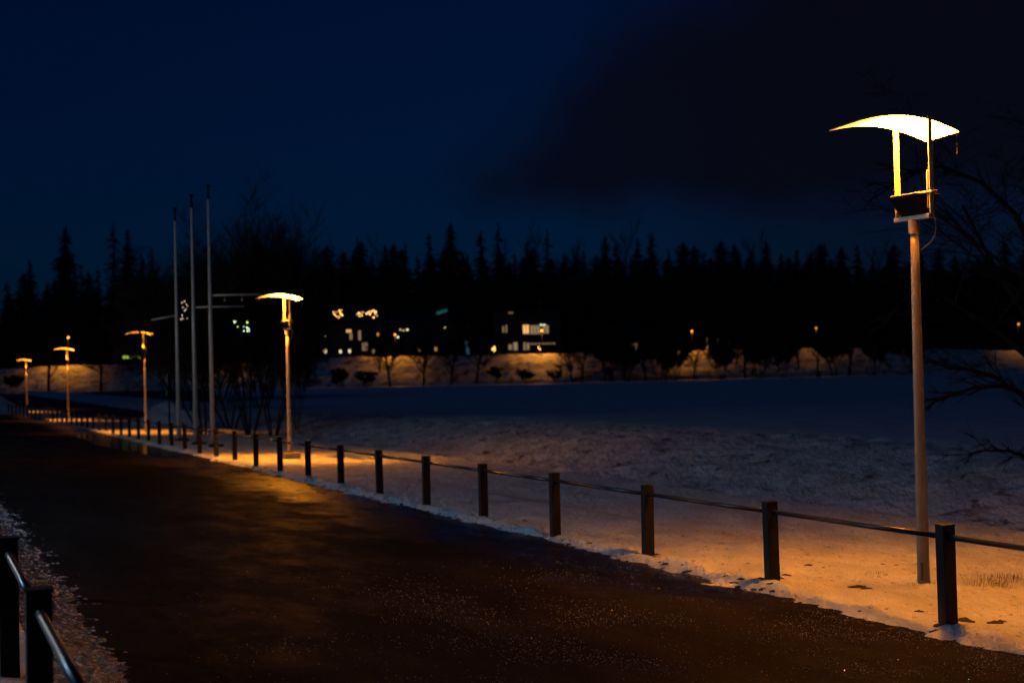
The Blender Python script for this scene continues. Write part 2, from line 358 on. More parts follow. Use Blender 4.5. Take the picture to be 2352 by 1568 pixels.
# a sheet of melt water beside the fence
mb = MB(); pv = []
for k in range(90):
    a = 2 * PI * k / 90; u = 55 + 12.5 * math.cos(a); v = 6.15 + 0.75 * math.sin(a) * (1 + 0.2 * fbm(math.cos(a) * 2, math.sin(a) * 2)) + 0.18 * fbm(u * 0.5, 31)
    pv.append(W(u, v, zroad(u, v) + 0.006))
mb.add(pv, [tuple(range(90))]); tag(mb.build('puddle_water', M_water), kind='structure')
grid('unlit_ground', frange(78, 300, 6), frange(0, 1, 0.1), lambda u, t: W(u, 10.2 + t * max(2.0, 0.175 * u - 10.2), -0.455), [M_unlit])  # dark sheet standing in for unlit ground beyond the fence
mb = MB(); S = 9000
mb.add([(-S, -S, -3.4), (S, -S, -3.4), (S, S, -3.4), (-S, S, -3.4)], [(0, 1, 2, 3)]); tag(mb.build('ground', M_land), kind='structure')

# ---- bank on the far side of the field
def lerp_tab(tab, x):
    if x <= tab[0][0]: return tab[0][1]
    for (a, b), (c, d) in zip(tab, tab[1:]):
        if x <= c: return b + (d - b) * (x - a) / (c - a)
    return tab[-1][1]
FOOT = [(-400, 903), (0, 897), (200, 893), (450, 890), (800, 886), (1100, 878), (1300, 873), (1600, 863), (1950, 851), (2400, 842), (2800, 834)]
TOP = [(-400, 850), (0, 849), (110, 841), (235, 837), (400, 836), (600, 828), (800, 820), (1100, 815), (1300, 811), (1600, 805), (1950, 798), (2100, 801), (2400, 806), (2800, 808)]
DIST = [(-400, 300), (200, 290), (800, 275), (1300, 265), (1700, 275), (2400, 290), (2800, 300)]
def bank_top(x): return at(x, lerp_tab(TOP, x) + 1.6 * fbm(x * 0.013, 3, 2, 4), lerp_tab(DIST, x) + 9)
def bank_pt(x, t):
    if t < 0:
        p = at(x, lerp_tab(FOOT, x), lerp_tab(DIST, x)); q = p.copy(); q.z -= 3 ; q.y -= 3; return q
    p = at(x, lerp_tab(FOOT, x) + 1.5, lerp_tab(DIST, x)); q = bank_top(x)
    if t <= 1:
        o = p.lerp(q, t); o.z = p.z + (q.z - p.z) * (t ** 0.9)
        o.z += math.sin(PI * t) * (0.35 * fbm(x * 0.02, t * 4, 3) + 0.15 * fbm(x * 0.11, t * 9, 5)) + 0.1 * fbm(x * 0.05, 7)
        return o
    o = bank_top(x) + Vector((ray(x, 0).x, 1, 0)) * (t - 1); o.z = bank_top(x).z + 0.1 * fbm(x * 0.05, 7) - 0.004 * (t - 1); return o
grid('embankment', frange(-400, 2800, 7), [-1] + frange(0, 1, 0.06) + [1.5, 3, 8, 20, 60, 150, 400], lambda x, t: bank_pt(x, t), [M_bank])

# ------------------------------------------------------------------ right fence
def fence_pt(s):                # s metres along the fence from the near post, curving left far away
    u = 9.83 + s; v = 7.14
    if u > 75: v -= 0.0009 * (u - 75) ** 2 * (-1 if u < 0 else 1) * 0.6
    return u, v
mb_names = 0
H = 0.76
def post_mesh(w, h):
    mb = MB(); mb.box((0, 0, h / 2 - 0.1), (w, w, h + 0.2)); return mb
rz = R(20.7)
f0 = fence_pt(0)
fence = empty('post_and_rail_fence', W(f0[0], f0[1], zroad(*f0)), 0, 'long low fence of dark posts and one thin rail along the snowy verge', 'fence')
base = fence.location.copy()
SP = 2.575
posts = []
k = -2; mesh_p = mesh_c = None
while k <= 45:
    if k >= 0:
        u, v = fence_pt(k * SP)
    else: u, v = fence_pt(k * SP)
    z = zroad(u, v) + 0.01
    p = W(u, v, z) - base
    if mesh_p is None:
        o = post_mesh(0.105, H).build('post', M_post, fence, bevel=0.004); mesh_p = o
        mb = MB(); mb.box((0, 0, H + 0.004), (0.118, 0.118, 0.008)); c = mb.build('post_cap', M_post, o, bevel=0.002); mesh_c = c
    else:
        o = mesh_p.copy(); COL.objects.link(o); c = mesh_c.copy(); COL.objects.link(c); c.parent = o
    o.location = p; o.rotation_euler = (R(random.uniform(-0.8, 0.8)), R(random.uniform(-0.8, 0.8)), rz + R(random.uniform(-2, 2)))
    posts.append(p); k += 1
for a, b in zip(posts, posts[1:]):
    za = Vector((0, 0, H - 0.085)); mb = MB(); d = (b - a).normalized() * 0.045
    mid = (a + b) / 2 + za - Vector((0, 0, 0.004))
    mb.tube([a + za + d, mid, b + za - d], 0.021, 10); mb.build('rail', M_rail, fence, smooth=True)

# ------------------------------------------------------------------ left fence
fl = empty('roadside_railing', W(6.88, 0.45, zleft(6.88, 0.45)), 0, 'close black railing with capped square posts in the lower left corner', 'railing')
base2 = fl.location.copy(); lp = []
for k, u in enumerate((1.75, 4.30, 6.88, 9.33, 11.9, 14.5)):
    zt = EYE - 0.885 - 0.0044 * (u - 8)
    p = W(u, 0.45, zt - 0.75) - base2; lp.append(p)
    mb = MB(); mb.box((0, 0, 0.325), (0.105, 0.105, 0.85)); o = mb.build('post', M_post, fl, bevel=0.004); o.location = p; o.rotation_euler[2] = rz
    mb = MB(); mb.box((0, 0, 0.754), (0.122, 0.122, 0.008)); mb.build('post_cap', M_post, o, bevel=0.002)
    for sx in (-0.033, 0.033):
        mb = MB(); mb.tube([(sx, -0.0525, 0.725), (sx, -0.0575, 0.725)], 0.0045, 8); mb.build('screw', M_screw, o)
for a, b in zip(lp, lp[1:]):
    za = Vector((0, 0, 0.665)); d = (b - a).normalized() * 0.045; mb = MB()
    mb.tube([a + za + d, b + za - d], 0.0215, 14); mb.build('rail', M_rail, fl, smooth=True)

# ------------------------------------------------------------------ street lamps
def make_lamp(loc, label):
    # local x: along the sail's long side (across the verge), local y: from far arm to near arm (towards the viewer)
    root = empty('street_lamp', loc, R(26), label, 'street lamp', 'indirect street lamps along the verge')
    HP = 3.24
    mb = MB(); n = 8
    mb.tube([(0, 0, -0.25 + (HP + 0.25) * i / n) for i in range(n + 1)], [0.058 - 0.0205 * i / n for i in range(n + 1)], 20)
    pole = mb.build('pole', M_pole, root, smooth=True)
    ha = R(-141); hx = Vector((math.cos(ha), math.sin(ha), 0)); mb = MB(); mb.box(hx * 0.0565 + Vector((0, 0, 0.11)), (0.026, 0.005, 0.16), (Vector((-hx.y, hx.x, 0)), hx, Vector((0, 0, 1)))); mb.build('service_hatch', M_hatch, pole)
    mb = MB(); mb.tube([(0, 0, HP - 0.10), (0, 0, HP + 0.02)], 0.052, 20); mb.build('collar', M_pole, root)
    Z0 = HP + 0.02; hw = 0.231; T = 4.13; Ln = 1.10; off = -0.20
    def sail(x, y):
        q = (x - off) / Ln + 0.5
        return T - 0.075 + 0.088 * (1 - (2 * q - 1) ** 2) - 0.045 * (q - 0.5) - y * 0.06
    mb = MB(); mb.box((0, 0, Z0 + 0.02), (0.07, 2 * hw + 0.012, 0.04)); mb.build('base_channel', M_pole, root, bevel=0.003)
    for s in (-1, 1):
        top = sail(0, s * hw) + (0.035 if s < 0 else -0.003)
        mb = MB(); mb.box((0, s * (hw + (0.008 if s < 0 else -0.012)), (Z0 + 0.04 + top) / 2), (0.055 if s > 0 else 0.045, 0.012, top - Z0 - 0.04)); a = mb.build('arm', M_pole if s < 0 else M_white, root, bevel=0.002)
        mb = MB(); mb.box((0.0, s * (hw - 0.026), Z0 + 0.26), (0.034, 0.018, 0.34)); mb.build('arm_bracket', M_pole, a, bevel=0.002)
    zb = Z0 + 0.235
    mb = MB(); mb.box((0, 0, zb), (0.07, 2 * hw + 0.10, 0.018)); mb.build('cross_bar', M_pole, root, bevel=0.002)
    mb = MB(); x0, y0, x1, y1 = 0.14, 0.19, 0.06, 0.12; zt, zz = zb - 0.012, Z0 + 0.055
    vs_ = [(-x1, -y1, zz), (x1, -y1, zz), (x1, y1, zz), (-x1, y1, zz), (-x0, -y0, zt), (x0, -y0, zt), (x0, y0, zt), (-x0, y0, zt)]
    mb.add(vs_, [(3, 2, 1, 0), (4, 5, 6, 7), (0, 1, 5, 4), (1, 2, 6, 5), (2, 3, 7, 6), (3, 0, 4, 7)]); mb.build('projector_housing', M_dark, root, bevel=0.004)
    # curved sail
    nL, nW = 28, 6; top_v = []; bot_v = []
    for i in range(nL + 1):
        q = i / nL; x = (q - 0.5) * Ln + off
        for j in range(nW + 1):
            y = -(j / nW - 0.5) * 2 * (hw - 0.007)
            zz = sail(x, y)
            bot_v.append((x, y, zz)); top_v.append((x, y, zz + 0.010))
    N = len(bot_v); fs = []; mis = []
    for i in range(nL):
        for j in range(nW):
            a = i * (nW + 1) + j; b = a + nW + 1
            fs.append((a, a + 1, b + 1, b)); mis.append(0)
            fs.append((N + a, N + b, N + b + 1, N + a + 1)); mis.append(1)
    for i in range(nL):
        for j in (0, nW):
            a = i * (nW + 1) + j; b = a + nW + 1; fs.append((a, b, N + b, N + a)); mis.append(1)
    for j in range(nW):
        for i in (0, nL):
            a = i * (nW + 1) + j; fs.append((a, a + 1, N + a + 1, N + a)); mis.append(1)
    mb = MB(); mb.v = bot_v + top_v; mb.f = fs; mb.mi = mis
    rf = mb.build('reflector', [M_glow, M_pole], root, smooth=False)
    mb = MB()
    for j in range(4):
        y = -(j / 3 - 0.5) * 2 * (hw - 0.02); mb.tube([(bot_v[0][0] + 0.006, y, bot_v[0][2] + 0.008), (bot_v[0][0] + 0.004, y, bot_v[0][2] + 0.05)], 0.0016, 5)
    mb.build('bird_spikes', M_pole, rf)
    mb = MB(); e = bot_v[-1]
    mb.tube([(e[0] - 0.01, e[1] + 0.02, e[2]), (e[0] - 0.012, e[1] + 0.02, e[2] - 0.16)], 0.0004, 4)
    mb.tube([(e[0] - 0.012, e[1] + 0.02, e[2] - 0.16), (e[0] - 0.009, e[1] + 0.02, e[2] - 0.18), (e[0] - 0.013, e[1] + 0.02, e[2] - 0.21)], [0.002, 0.004, 0.002], 6)
    mb.build('hanging_tag', M_twig, rf)
    mb = MB(); pts = []
    for i in range(15):
        t = i / 14; pts.append((0.03 + 0.085 * math.sin(PI * t) * 0.6, -hw - 0.0 + (hw - 0.045) * (t ** 1.6), Z0 + 0.02 - 0.29 * t - 0.03 * math.sin(PI * t)))
    mb.tube(pts, 0.005, 6); mb.build('cable', M_dark if False else M_pole, root, smooth=True)
    ld = bpy.data.lights.new('projector_light', 'SPOT'); ld.energy = 45; ld.color = SODIUM; ld.spot_size = R(120); ld.spot_blend = 1; ld.shadow_soft_size = 0.06
    lo = bpy.data.objects.new('projector_light', ld); COL.objects.link(lo); lo.parent = root; lo.location = (0, 0, zb + 0.075); lo.rotation_euler = (PI, 0, 0)
    return root
def lp_pos(u, v): return W(u, v, zright(u, v))
L1 = ground(2122, 1350); lu, lv = UV(L1)
lamps = [(lu, lv, 'nearest and tallest lit street lamp, its sail glowing at right'),
         (39.3, 8.75, 'lit street lamp on square concrete footing, just right of the flagpoles'),
         (66.4, 8.75, 'lit street lamp left of the flagpoles, third from the nearest lamp'),
         (94.0, 8.0, 'lit street lamp on far verge, second from left edge'),
         (130.0, 7.9, 'smallest lit street lamp by the road bend, nearest the left edge')]
lamp0 = None
for (u, v, lab) in lamps:
    if lamp0 is None:
        lamp0 = make_lamp(lp_pos(u, v), lab); o = lamp0; first = True
    else:
        o = copy_tree(lamp0); o.location = lp_pos(u, v); o['label'] = lab
        for ch in o.children:
            if ch.name.startswith('reflector'):
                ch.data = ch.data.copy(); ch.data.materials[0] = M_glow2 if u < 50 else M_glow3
            elif ch.type == 'LIGHT': ch.data = ch.data.copy(); ch.data.energy = 60 if u < 50 else 34
for o in [q for q in bpy.data.objects if q.name.startswith('street_lamp') and q.type == 'EMPTY']:
    if True:
        u = UV(o.location)[0]
        if u < 20: continue
        ld = bpy.data.lights.new('sail_pool_fill', 'SPOT'); ld.energy = 1500 if u < 50 else 1300; ld.color = SODIUM; ld.spot_size = R(100 if u < 50 else 120); ld.spot_blend = 0.8; ld.shadow_soft_size = 0.012  # added spot, lights the ground in place of the dimmed reflector
        lo = bpy.data.objects.new('sail_pool_fill', ld); COL.objects.link(lo); lo.parent = o; lo.location = (-0.34, 0.0, 4.02)
    if abs(u - 39.3) < 0.01:
        mb = MB(); mb.box((0.03, 0, 0.04), (0.42, 0.42, 0.22)); mb.build('footing', M_concrete, o, bevel=0.02)

# ------------------------------------------------------------------ flagpoles
def flagpole(px, py, label, arm_az, arm_len, arm_z, tilt=0.0, weights=0):
    p = ground(px, py); u, v = UV(p); p.z = zright(u, v)
    root = empty('flagpole', p, 0, label, 'flagpole', 'three tall white flagpoles')
    mb = MB(); lean = Vector((0, 0, 0))
    mb.tube([(0, 0, -0.1), (0, 0, 3), (0, 0, 7.55)], [0.075, 0.058, 0.034], 12); mb.build('pole', M_flag, root, smooth=True)
    mb = MB(); mb.tube([(0, 0, 7.55), (0, 0, 7.95)], 0.036, 10); mb.tube([(0, 0, 7.95), (0, 0, 8.0)], 0.075, 10); mb.build('pole_cap', M_dark, root, smooth=True)
    d = Vector((math.cos(arm_az), math.sin(arm_az), tilt)); a0 = Vector((0, 0, arm_z))
    mb = MB(); mb.tube([a0 + d * 0.04, a0 + d * arm_len], 0.024, 8); ar = mb.build('banner_arm', M_flag, root, smooth=True)
    for k in range(weights):
        q = a0 + d * (arm_len * (0.28, 0.62, 0.95)[k]); mb = MB()
        mb.tube([q, q - Vector((0, 0, 0.12))], 0.004, 5); mb.tube([q - Vector((0, 0, 0.12)), q - Vector((0, 0, 0.155)), q - Vector((0, 0, 0.19))], [0.01, 0.03, 0.012], 8); mb.build('weight', M_flag, ar)
    mb = MB(); mb.box((0.10, 0, 0.02), (0.42, 0.26, 0.10)); mb.build('base_plate', M_dark, root, bevel=0.01)
    mb = MB(); mb.tube([(0.16, 0.02, 0.0), (0.13, 0.02, 0.62)], 0.022, 6); mb.build('crank_rod', M_dark, root)
flagpole(411, 1014, 'shortest looking white flagpole, leftmost of three, arm pointing left', PI * 0.93, 0.95, 4.30, -0.14)
flagpole(450, 1023, 'middle white flagpole of three, with a faint arm pointing right', 0.02, 1.62, 4.38)
flagpole(489, 1029, 'rightmost white flagpole of three, arm with hanging weights pointing right', 0.0, 1.58, 4.62, 0.0, 3)

# ------------------------------------------------------------------ small road sign seen edge-on
p = ground(390, 1012); u, v = UV(p); p.z = zright(u, v)
sg = empty('road_sign', p, 0, 'thin sign post with two sign plates seen edge-on beside the flagpoles', 'road sign')
mb = MB(); mb.tube([(0, 0, -0.1), (0, 0, 2.35)], 0.03, 10); mb.build('post', M_dark, sg, smooth=True)
ax = (Vector((math.cos(R(100)), math.sin(R(100)), 0)), Vector((-math.sin(R(100)), math.cos(R(100)), 0)), Vector((0, 0, 1)))
mb = MB(); mb.box((-0.05, 0, 2.15), (0.42, 0.02, 0.34), ax); mb.build('sign_plate', M_white, sg, bevel=0.004)
mb = MB(); nn = 20; cx = Vector((-0.08, -0.02, 1.60)); ring = [cx + ax[0] * (0.02 * 0 + 0.16 * math.cos(2 * PI * k / nn)) + Vector((0, 0, 0.12 * math.sin(2 * PI * k / nn))) for k in range(nn)]
mb.add([q - ax[1] * 0.01 for q in ring] + [q + ax[1] * 0.01 for q in ring], [tuple(range(nn)), tuple(reversed(range(nn, 2 * nn)))] + [(k, (k + 1) % nn, nn + (k + 1) % nn, nn + k) for k in range(nn)])
mb.build('round_plate', M_white, sg)

# ------------------------------------------------------------------ snow piles
def pile(px, py, wid, hgt, dep, name, label, seed):
    p = ground(px, py); mb = MB(); n = 34; vs_ = []
    for i in range(n + 1):
        for j in range(n + 1):
            x = (i / n * 2 - 1); y = (j / n * 2 - 1); r = math.sqrt(x * x + y * y)
            h = hgt * max(0, 1 - r) ** 0.9 * (1 + 0.35 * fbm(x * 2 + seed, y * 2)) - 0.12 * (r > 1)
            vs_.append((x * wid / 2, y * dep / 2, h + 0.05 * fbm(x * 8, y * 8 + seed) * (r < 1)))
    mb.add(vs_, [(i * (n + 1) + j, (i + 1) * (n + 1) + j, (i + 1) * (n + 1) + j + 1, i * (n + 1) + j + 1) for i in range(n) for j in range(n)])
    o = mb.build(name, M_field, smooth=True, loc=p - Vector((0, 0, 0.1))); tag(o, label, 'snow pile'); return o
pile(395, 978, 5.0, 1.35, 5.0, 'snow_pile', 'ploughed blue-grey snow heap behind the sign post and flagpoles', 1.0)
pile(-15, 950, 5.5, 1.3, 6, 'snow_pile', 'small snow heap cut by the left edge behind the fence', 5.0)

# ------------------------------------------------------------------ trees
def bare_tree_mesh(seed, h, spread=0.5, n0=5, levels=5, thick=0.06, multi=False, droop=0.0, tmin=0.004, nch=4):
    rnd = random.Random(seed); tr = MB(); cr = MB()
    def grow(p, d, L, r, lv, mb):
        segs = 4 if lv < 2 else 3; pts = [p]; rr = [r]; q = p.copy(); dd = d.copy()
        for i in range(segs):
            dd = (dd + Vector((rnd.uniform(-1, 1), rnd.uniform(-1, 1), rnd.uniform(-0.5, 0.8) - droop * lv * 0.3)) * 0.16).normalized()
            q = q + dd * (L / segs); pts.append(q.copy()); rr.append(r * (1 - 0.5 * (i + 1) / segs))
        mb.tube(pts, rr, 7 if lv == 0 else (4 if lv < 3 else 3), cap=False)
        if lv >= levels: return
        nb = (n0 if lv == 0 else nch)
        for k in range(nb):
            t = rnd.uniform(0.25, 1.0) if lv else rnd.uniform(0.35, 1.0)
            i = min(segs - 1, int(t * segs)); a = pts[i].lerp(pts[i + 1], t * segs - i)
            az = rnd.uniform(0, 2 * PI); side = Vector((math.cos(az), math.sin(az), rnd.uniform(-0.1, 0.5) - droop * 0.5))
            nd = (dd * (1 - spread) + side * spread * rnd.uniform(0.8, 1.4)).normalized()
            grow(a, nd, L * rnd.uniform(0.45, 0.72), max(tmin, rr[i] * 0.5), lv + 1, cr)
    stems = rnd.randint(4, 6) if multi else 1
    for s in range(stems):
        if multi:
            az = 2 * PI * s / stems + rnd.uniform(-.4, .4); d = Vector((math.cos(az) * 0.45, math.sin(az) * 0.45, 1)).normalized(); b = Vector((math.cos(az), math.sin(az), 0)) * 0.25
        else: d = Vector((rnd.uniform(-.05, .05), 0, 1)); b = Vector((0, 0, 0))
        grow(b + Vector((0, 0, -0.3)), d, h * rnd.uniform(0.5, 0.62), thick * (0.6 if multi else 1), 0, tr)
    return tr, cr
def conifer_mesh(seed, h, wid, dens=1.0):
    rnd = random.Random(seed); tr = MB(); cr = MB()
    tr.tube([(0, 0, -1), (0, 0, h * 0.5), (0, 0, h * 0.99)], [h * 0.013, h * 0.008, 0.03], 6)
    z = h * 0.10; lopl = rnd.uniform(0, 6)
    while z < h * 0.985:
        t = z / h; r = wid / 2 * (1 - t) ** 0.72 * (1 + 0.22 * math.sin(z * 1.7 + lopl) + 0.12 * math.sin(z * 4.1)) + 0.10
        nb = int((7 if t < 0.8 else 5) * dens + 2)
        for k in range(nb):
            if rnd.random() > 0.55 + 0.4 * dens: continue
            az = rnd.uniform(0, 2 * PI); L = r * rnd.uniform(0.55, 1.15); dr = -L * rnd.uniform(0.12, 0.5)
            d = Vector((math.cos(az), math.sin(az), 0)); sd = Vector((-d.y, d.x, 0)); b = Vector((0, 0, z + rnd.uniform(-.3, .3)))
            ns = 4; wv = L * 0.22 + 0.1
            for q in range(ns):
                a0 = q / ns; a1 = (q + 1.15) / ns
                p0 = b + d * L * a0 + Vector((0, 0, dr * a0 ** 1.3)); p1 = b + d * L * a1 + Vector((0, 0, dr * a1 ** 1.3 + rnd.uniform(-.1, .15)))
                ww = wv * (1 - a0 * 0.7) * rnd.uniform(0.6, 1.3); hang = Vector((0, 0, -rnd.uniform(0.15, 0.5) * (0.3 + ww)))
                cr.add([p0, p0 + sd * ww + hang, p1, p0 - sd * ww + hang], [(0, 1, 2), (0, 2, 3)])
        z += h * 0.021 / max(0.6, dens) * rnd.uniform(0.7, 1.3)
    return tr, cr
def make_proto(kind, meshes, mats):
    r = bpy.data.objects.new(kind, None); 
    tm, cm = meshes
    me1 = bpy.data.meshes.new('trunk'); me1.from_pydata(tm.v, [], tm.f); me1.materials.append(mats[0])
    me2 = bpy.data.meshes.new('crown'); me2.from_pydata(cm.v, [], cm.f); me2.materials.append(mats[1])
    bpy.data.objects.remove(r)
    return (me1, me2)
def put_tree(kind, proto, loc, scale, label, cat, group, rot=None, sz=None):
    r = empty(kind, loc, random.uniform(0, 6.28) if rot is None else rot, label, cat, group)
    sz = sz if sz is not None else scale
    r.scale = (scale, scale, sz)
    for nm, me in zip(('trunk', 'crown'), proto):
        o = bpy.data.objects.new(nm, me); COL.objects.link(o); o.parent = r
    return r
CON = [make_proto('c', conifer_mesh(s, 20, w_, dn), (M_trunk, M_needle)) for s, w_, dn in ((1, 9.0, 1.5), (2, 8.2, 1.2), (3, 7.2, 1.0), (4, 8.6, 1.1), (5, 6.2, 0.9))]
BARE = [make_proto('b', bare_tree_mesh(s, 10, 0.45, 7, 4, 0.22, False, 0.0, 0.022, 5), (M_trunk, M_twig)) for s in (11, 12, 13)]
ORD = ['first', 'second', 'third', 'fourth', 'fifth', 'sixth', 'seventh', 'eighth', 'ninth', 'tenth', 'eleventh', 'twelfth', 'thirteenth', 'fourteenth', 'fifteenth', 'sixteenth', 'seventeenth', 'eighteenth', 'nineteenth', 'twentieth', 'twenty-first', 'twenty-second', 'twenty-third', 'twenty-fourth', 'twenty-fifth', 'twenty-sixth', 'twenty-seventh', 'twenty-eighth', 'twenty-ninth', 'thirtieth', 'thirty-first', 'thirty-second', 'thirty-third', 'thirty-fourth', 'thirty-fifth', 'thirty-sixth', 'thirty-seventh', 'thirty-eighth', 'thirty-ninth', 'fortieth']
def bank_z(x): return bank_top(x).z - 0.3
def far_conifer(x, ytop, d, pi, label, group):
    base = at(x, 800, d); base.z = bank_z(x); top = at(x, ytop, d)
    h = top.z - base.z; s = h / 20.2
    put_tree('conifer', CON[pi], base, s * (1.0 if pi else 1.08), label, 'conifer', group, sz=s)
far_conifer(1040, 506, 330, 0, 'tall pointed dark spruce standing highest near the middle of the treeline', 'treeline conifers')
lefts = [(18, 640, 3), (72, 590, 1), (112, 640, 3), (155, 514, 0), (190, 600, 4), (228, 610, 2), (265, 503, 4), (298, 520, 1), (330, 580, 3), (352, 560, 2)]
for i, (x, y, q) in enumerate(lefts):
    far_conifer(x, y, 325 + 6 * (i % 3), q, 'dark conifer at the far left, %s from the left edge' % ORD[i], 'treeline conifers')
mids = [(760, 600, 3), (790, 585, 2), (825, 538, 4), (858, 575, 3), (890, 556, 1), (935, 550, 4), (962, 580, 3), (990, 528, 2)]
for i, (x, y, q) in enumerate(mids):
    far_conifer(x, y, 332 + 7 * (i % 3), q, 'dark conifer in the treeline, %s to the left of the tall pointed spruce' % ORD[len(mids) - 1 - i], 'treeline conifers')
xs = [1078, 1110, 1150, 1186, 1215, 1262, 1300, 1345, 1395, 1422, 1470, 1500, 1540, 1580, 1622, 1662, 1700, 1732, 1765, 1800, 1835, 1868, 1900, 1938, 1975, 2010, 2048, 2085, 2120, 2160, 2200, 2240, 2285, 2330]
ysn = [580, 522, 506, 570, 545, 520, 575, 560, 530, 552, 545, 520, 560, 548, 570, 545, 575, 560, 550, 578, 565, 575, 545, 575, 560, 580, 570, 590, 575, 600, 585, 600, 590, 605]
for i, (x, y) in enumerate(zip(xs, ysn)):
    far_conifer(x, y + random.uniform(-6, 6), 330 + random.uniform(0, 22), (1, 3, 4, 2, 1, 4, 3, 2, 0, 3)[i % 10], 'dark conifer in the treeline, %s to the right of the tall pointed spruce' % ORD[i], 'treeline conifers')
# a second row behind closes the treeline into one dark mass
tmb = MB(); rnd = random.Random(5)
cme = CON[0][1]; cv = [v.co.copy() for v in cme.vertices]; cf = [tuple(p.vertices) for p in cme.polygons]
for k in range(78):
    x = 20 + k * 30.5 + rnd.uniform(-12, 12)
    if 345 < x < 720 and False: continue
    d = rnd.uniform(362, 410); yt = rnd.uniform(548, 612) if x > 740 else rnd.uniform(620, 690)
    b = at(x, 800, d); b.z = bank_z(x); s = (at(x, yt, d).z - b.z) / 20.2; a = rnd.uniform(0, 6.28); ca, sa = math.cos(a), math.sin(a)
    tmb.add([b + Vector(((c.x * ca - c.y * sa) * s * 1.7, (c.x * sa + c.y * ca) * s * 1.7, c.z * s)) for c in cv], cf)
o = tmb.build('woodland', M_needle); tag(o, 'dense dark wood behind the houses, closing the gaps between the conifers', 'wood', kind='stuff')

for i, (x, y) in enumerate(((742, 640), (873, 590), (1012, 575), (1128, 560), (1236, 565), (1320, 575), (1372, 548), (1450, 560), (1560, 575), (1640, 570), (1745, 575), (1850, 585), (1925, 570), (2030, 590), (2140, 600), (2262, 610))):
    b = at(x, 800, 322); b.z = bank_z(x); h_ = at(x, y, 322).z - b.z
    put_tree('bare_tree', BARE[i % 3], b, h_ / 10.0 * 0.62, 'tall thin bare tree among the treeline conifers, %s from the left of the middle' % ORD[i], 'bare tree', 'tall bare trees in the treeline', sz=h_ / 9.2)
# bare trees on the bank
bt = [(113, 0, 16, 1), (232, 0, 15, 1), (870, 6, 9, 0), (897, -1, 13, 1), (972, -1, 13, 1), (1035, -1, 12, 1), (1093, 0, 12, 1), (1315, -1, 10, 0), (1335, -1, 11, 0),
      (1483, 0, 12, 1), (1593, -2, 11, 1), (1690, 5, 10, 0), (1712, 0, 14, 1), (1835, 3, 10, 0), (1878, 0, 11, 1), (1950, 0, 12, 1)]
nm = {113: 'bare tree crossing the brightest orange bank at far left, left one of two', 232: 'bare tree crossing the orange bank at far left, right one of two'}
cnt = 0
for (x, fo, hgt, big) in bt:
    dd = lerp_tab(DIST, x) - 1.5
    p = at(x, lerp_tab(FOOT, x) + 3 - fo * 4, dd + fo); 
    if x > 300: cnt += 1
    lab = nm.get(x) or 'bare tree on the lit bank, %s from the left beyond the flagpoles' % ORD[cnt - 1]
    put_tree('bare_tree', BARE[x % 3], p - Vector((0, 0, 0.3)), hgt / 10.0 * 0.9, lab, 'bare tree', 'bare trees on the bank')
BUSH = [make_proto('s', bare_tree_mesh(s, 3.2, 0.55, 7, 4, 0.09, True, 0.0, 0.02, 6), (M_trunk, M_twig)) for s in (21, 22)]
for i, (x, y, s, lab) in enumerate(((1137, 862, 1.0, 'round dark bush on the lit bank below the houses'), (1208, 868, 1.0, 'leaning bare bush just left of the brightest patch of bank'), (1275, 872, 0.85, 'small bare bush at the foot of the brightest bank patch'),
        (1395, 850, 1.5, 'broad dark thicket on the bank between the house lights and green lamp'), (1520, 862, 1.3, 'dark thicket on the bank under the small green lamp'), (1660, 850, 1.1, 'low thicket left of a thick trunk on the right bank'),
        (780, 880, 1.3, 'dark thicket at the left end of the middle bank'), (1440, 852, 1.2, 'largest dark thicket on the bank, in the dark stretch right of the houses'), (1550, 858, 1.3, 'dark thicket just left of the trunk under the right path lamp'), (1745, 846, 1.2, 'wide dark thicket on the dim right stretch of bank'), (1800, 842, 1.2, 'dense thicket between two trunks on the dim right bank'), (1915, 838, 1.3, 'dark thicket under the faint right path lamp'), (2010, 836, 1.2, 'thicket where the lit bank fades out on the right'), (2090, 834, 1.2, 'thicket on the black stretch of bank just left of the near lamp pole'), (840, 878, 1.1, 'low thicket by the slanting thin tree on the middle bank'), (30, 885, 1.2, 'dark thicket at the left end of the far left bank'))):
    put_tree('bare_bush', BUSH[i % 2], at(x, min(y + 7, lerp_tab(FOOT, x) - 3), 266) - Vector((0, 0, 0.5)), s * (0.8 if x < 1300 else 1.25), lab, 'bush', 'bushes on the bank', sz=s * (0.95 if x < 1300 else 2.1))  # right-hand thickets stretched tall to put dark breaks over the lit bank

# clump of bare willows behind the second lamp
WIL = [make_proto('w', bare_tree_mesh(s, 8.2, 0.5, 8, 4, 0.11, True, 0.0, 0.012, 6), (M_trunk, M_twig)) for s in (31, 32, 33)]
wl = [(470, 1000, 6.8, 'multi-stemmed bare willow just left of the rightmost flagpole'), (530, 985, 7.6, 'bare willow filling the gap between rightmost flagpole and second lamp'), (575, 1000, 8.2, 'broad bare willow close to the left of the second lamp'),
      (628, 1003, 8.0, 'dense bare willow directly behind the second lamp pole'), (682, 992, 5.6, 'bare willow to the right of the second lamp pole'), (600, 965, 9.2, 'tallest bare willow at the back of the clump behind the second lamp'),
      (430, 965, 8.4, 'bare willow at the back left of the clump, behind the flagpoles'), (515, 955, 9.6, 'bare willow at the back of the clump between the flagpoles and lamp'), (665, 965, 7.2, 'bare willow at the back right of the clump')]
for i, (x, y, hh, lab) in enumerate(wl):
    p = ground(x, y); p.z += 0.3; put_tree('bare_willow', WIL[i % 3], p, hh / 8.2 * (0.95 if x < 560 else (0.6 if x < 640 else 0.4)), lab, 'bare tree', 'clump of bare willows', rot=i * 1.3, sz=hh / 8.2 * 1.03)

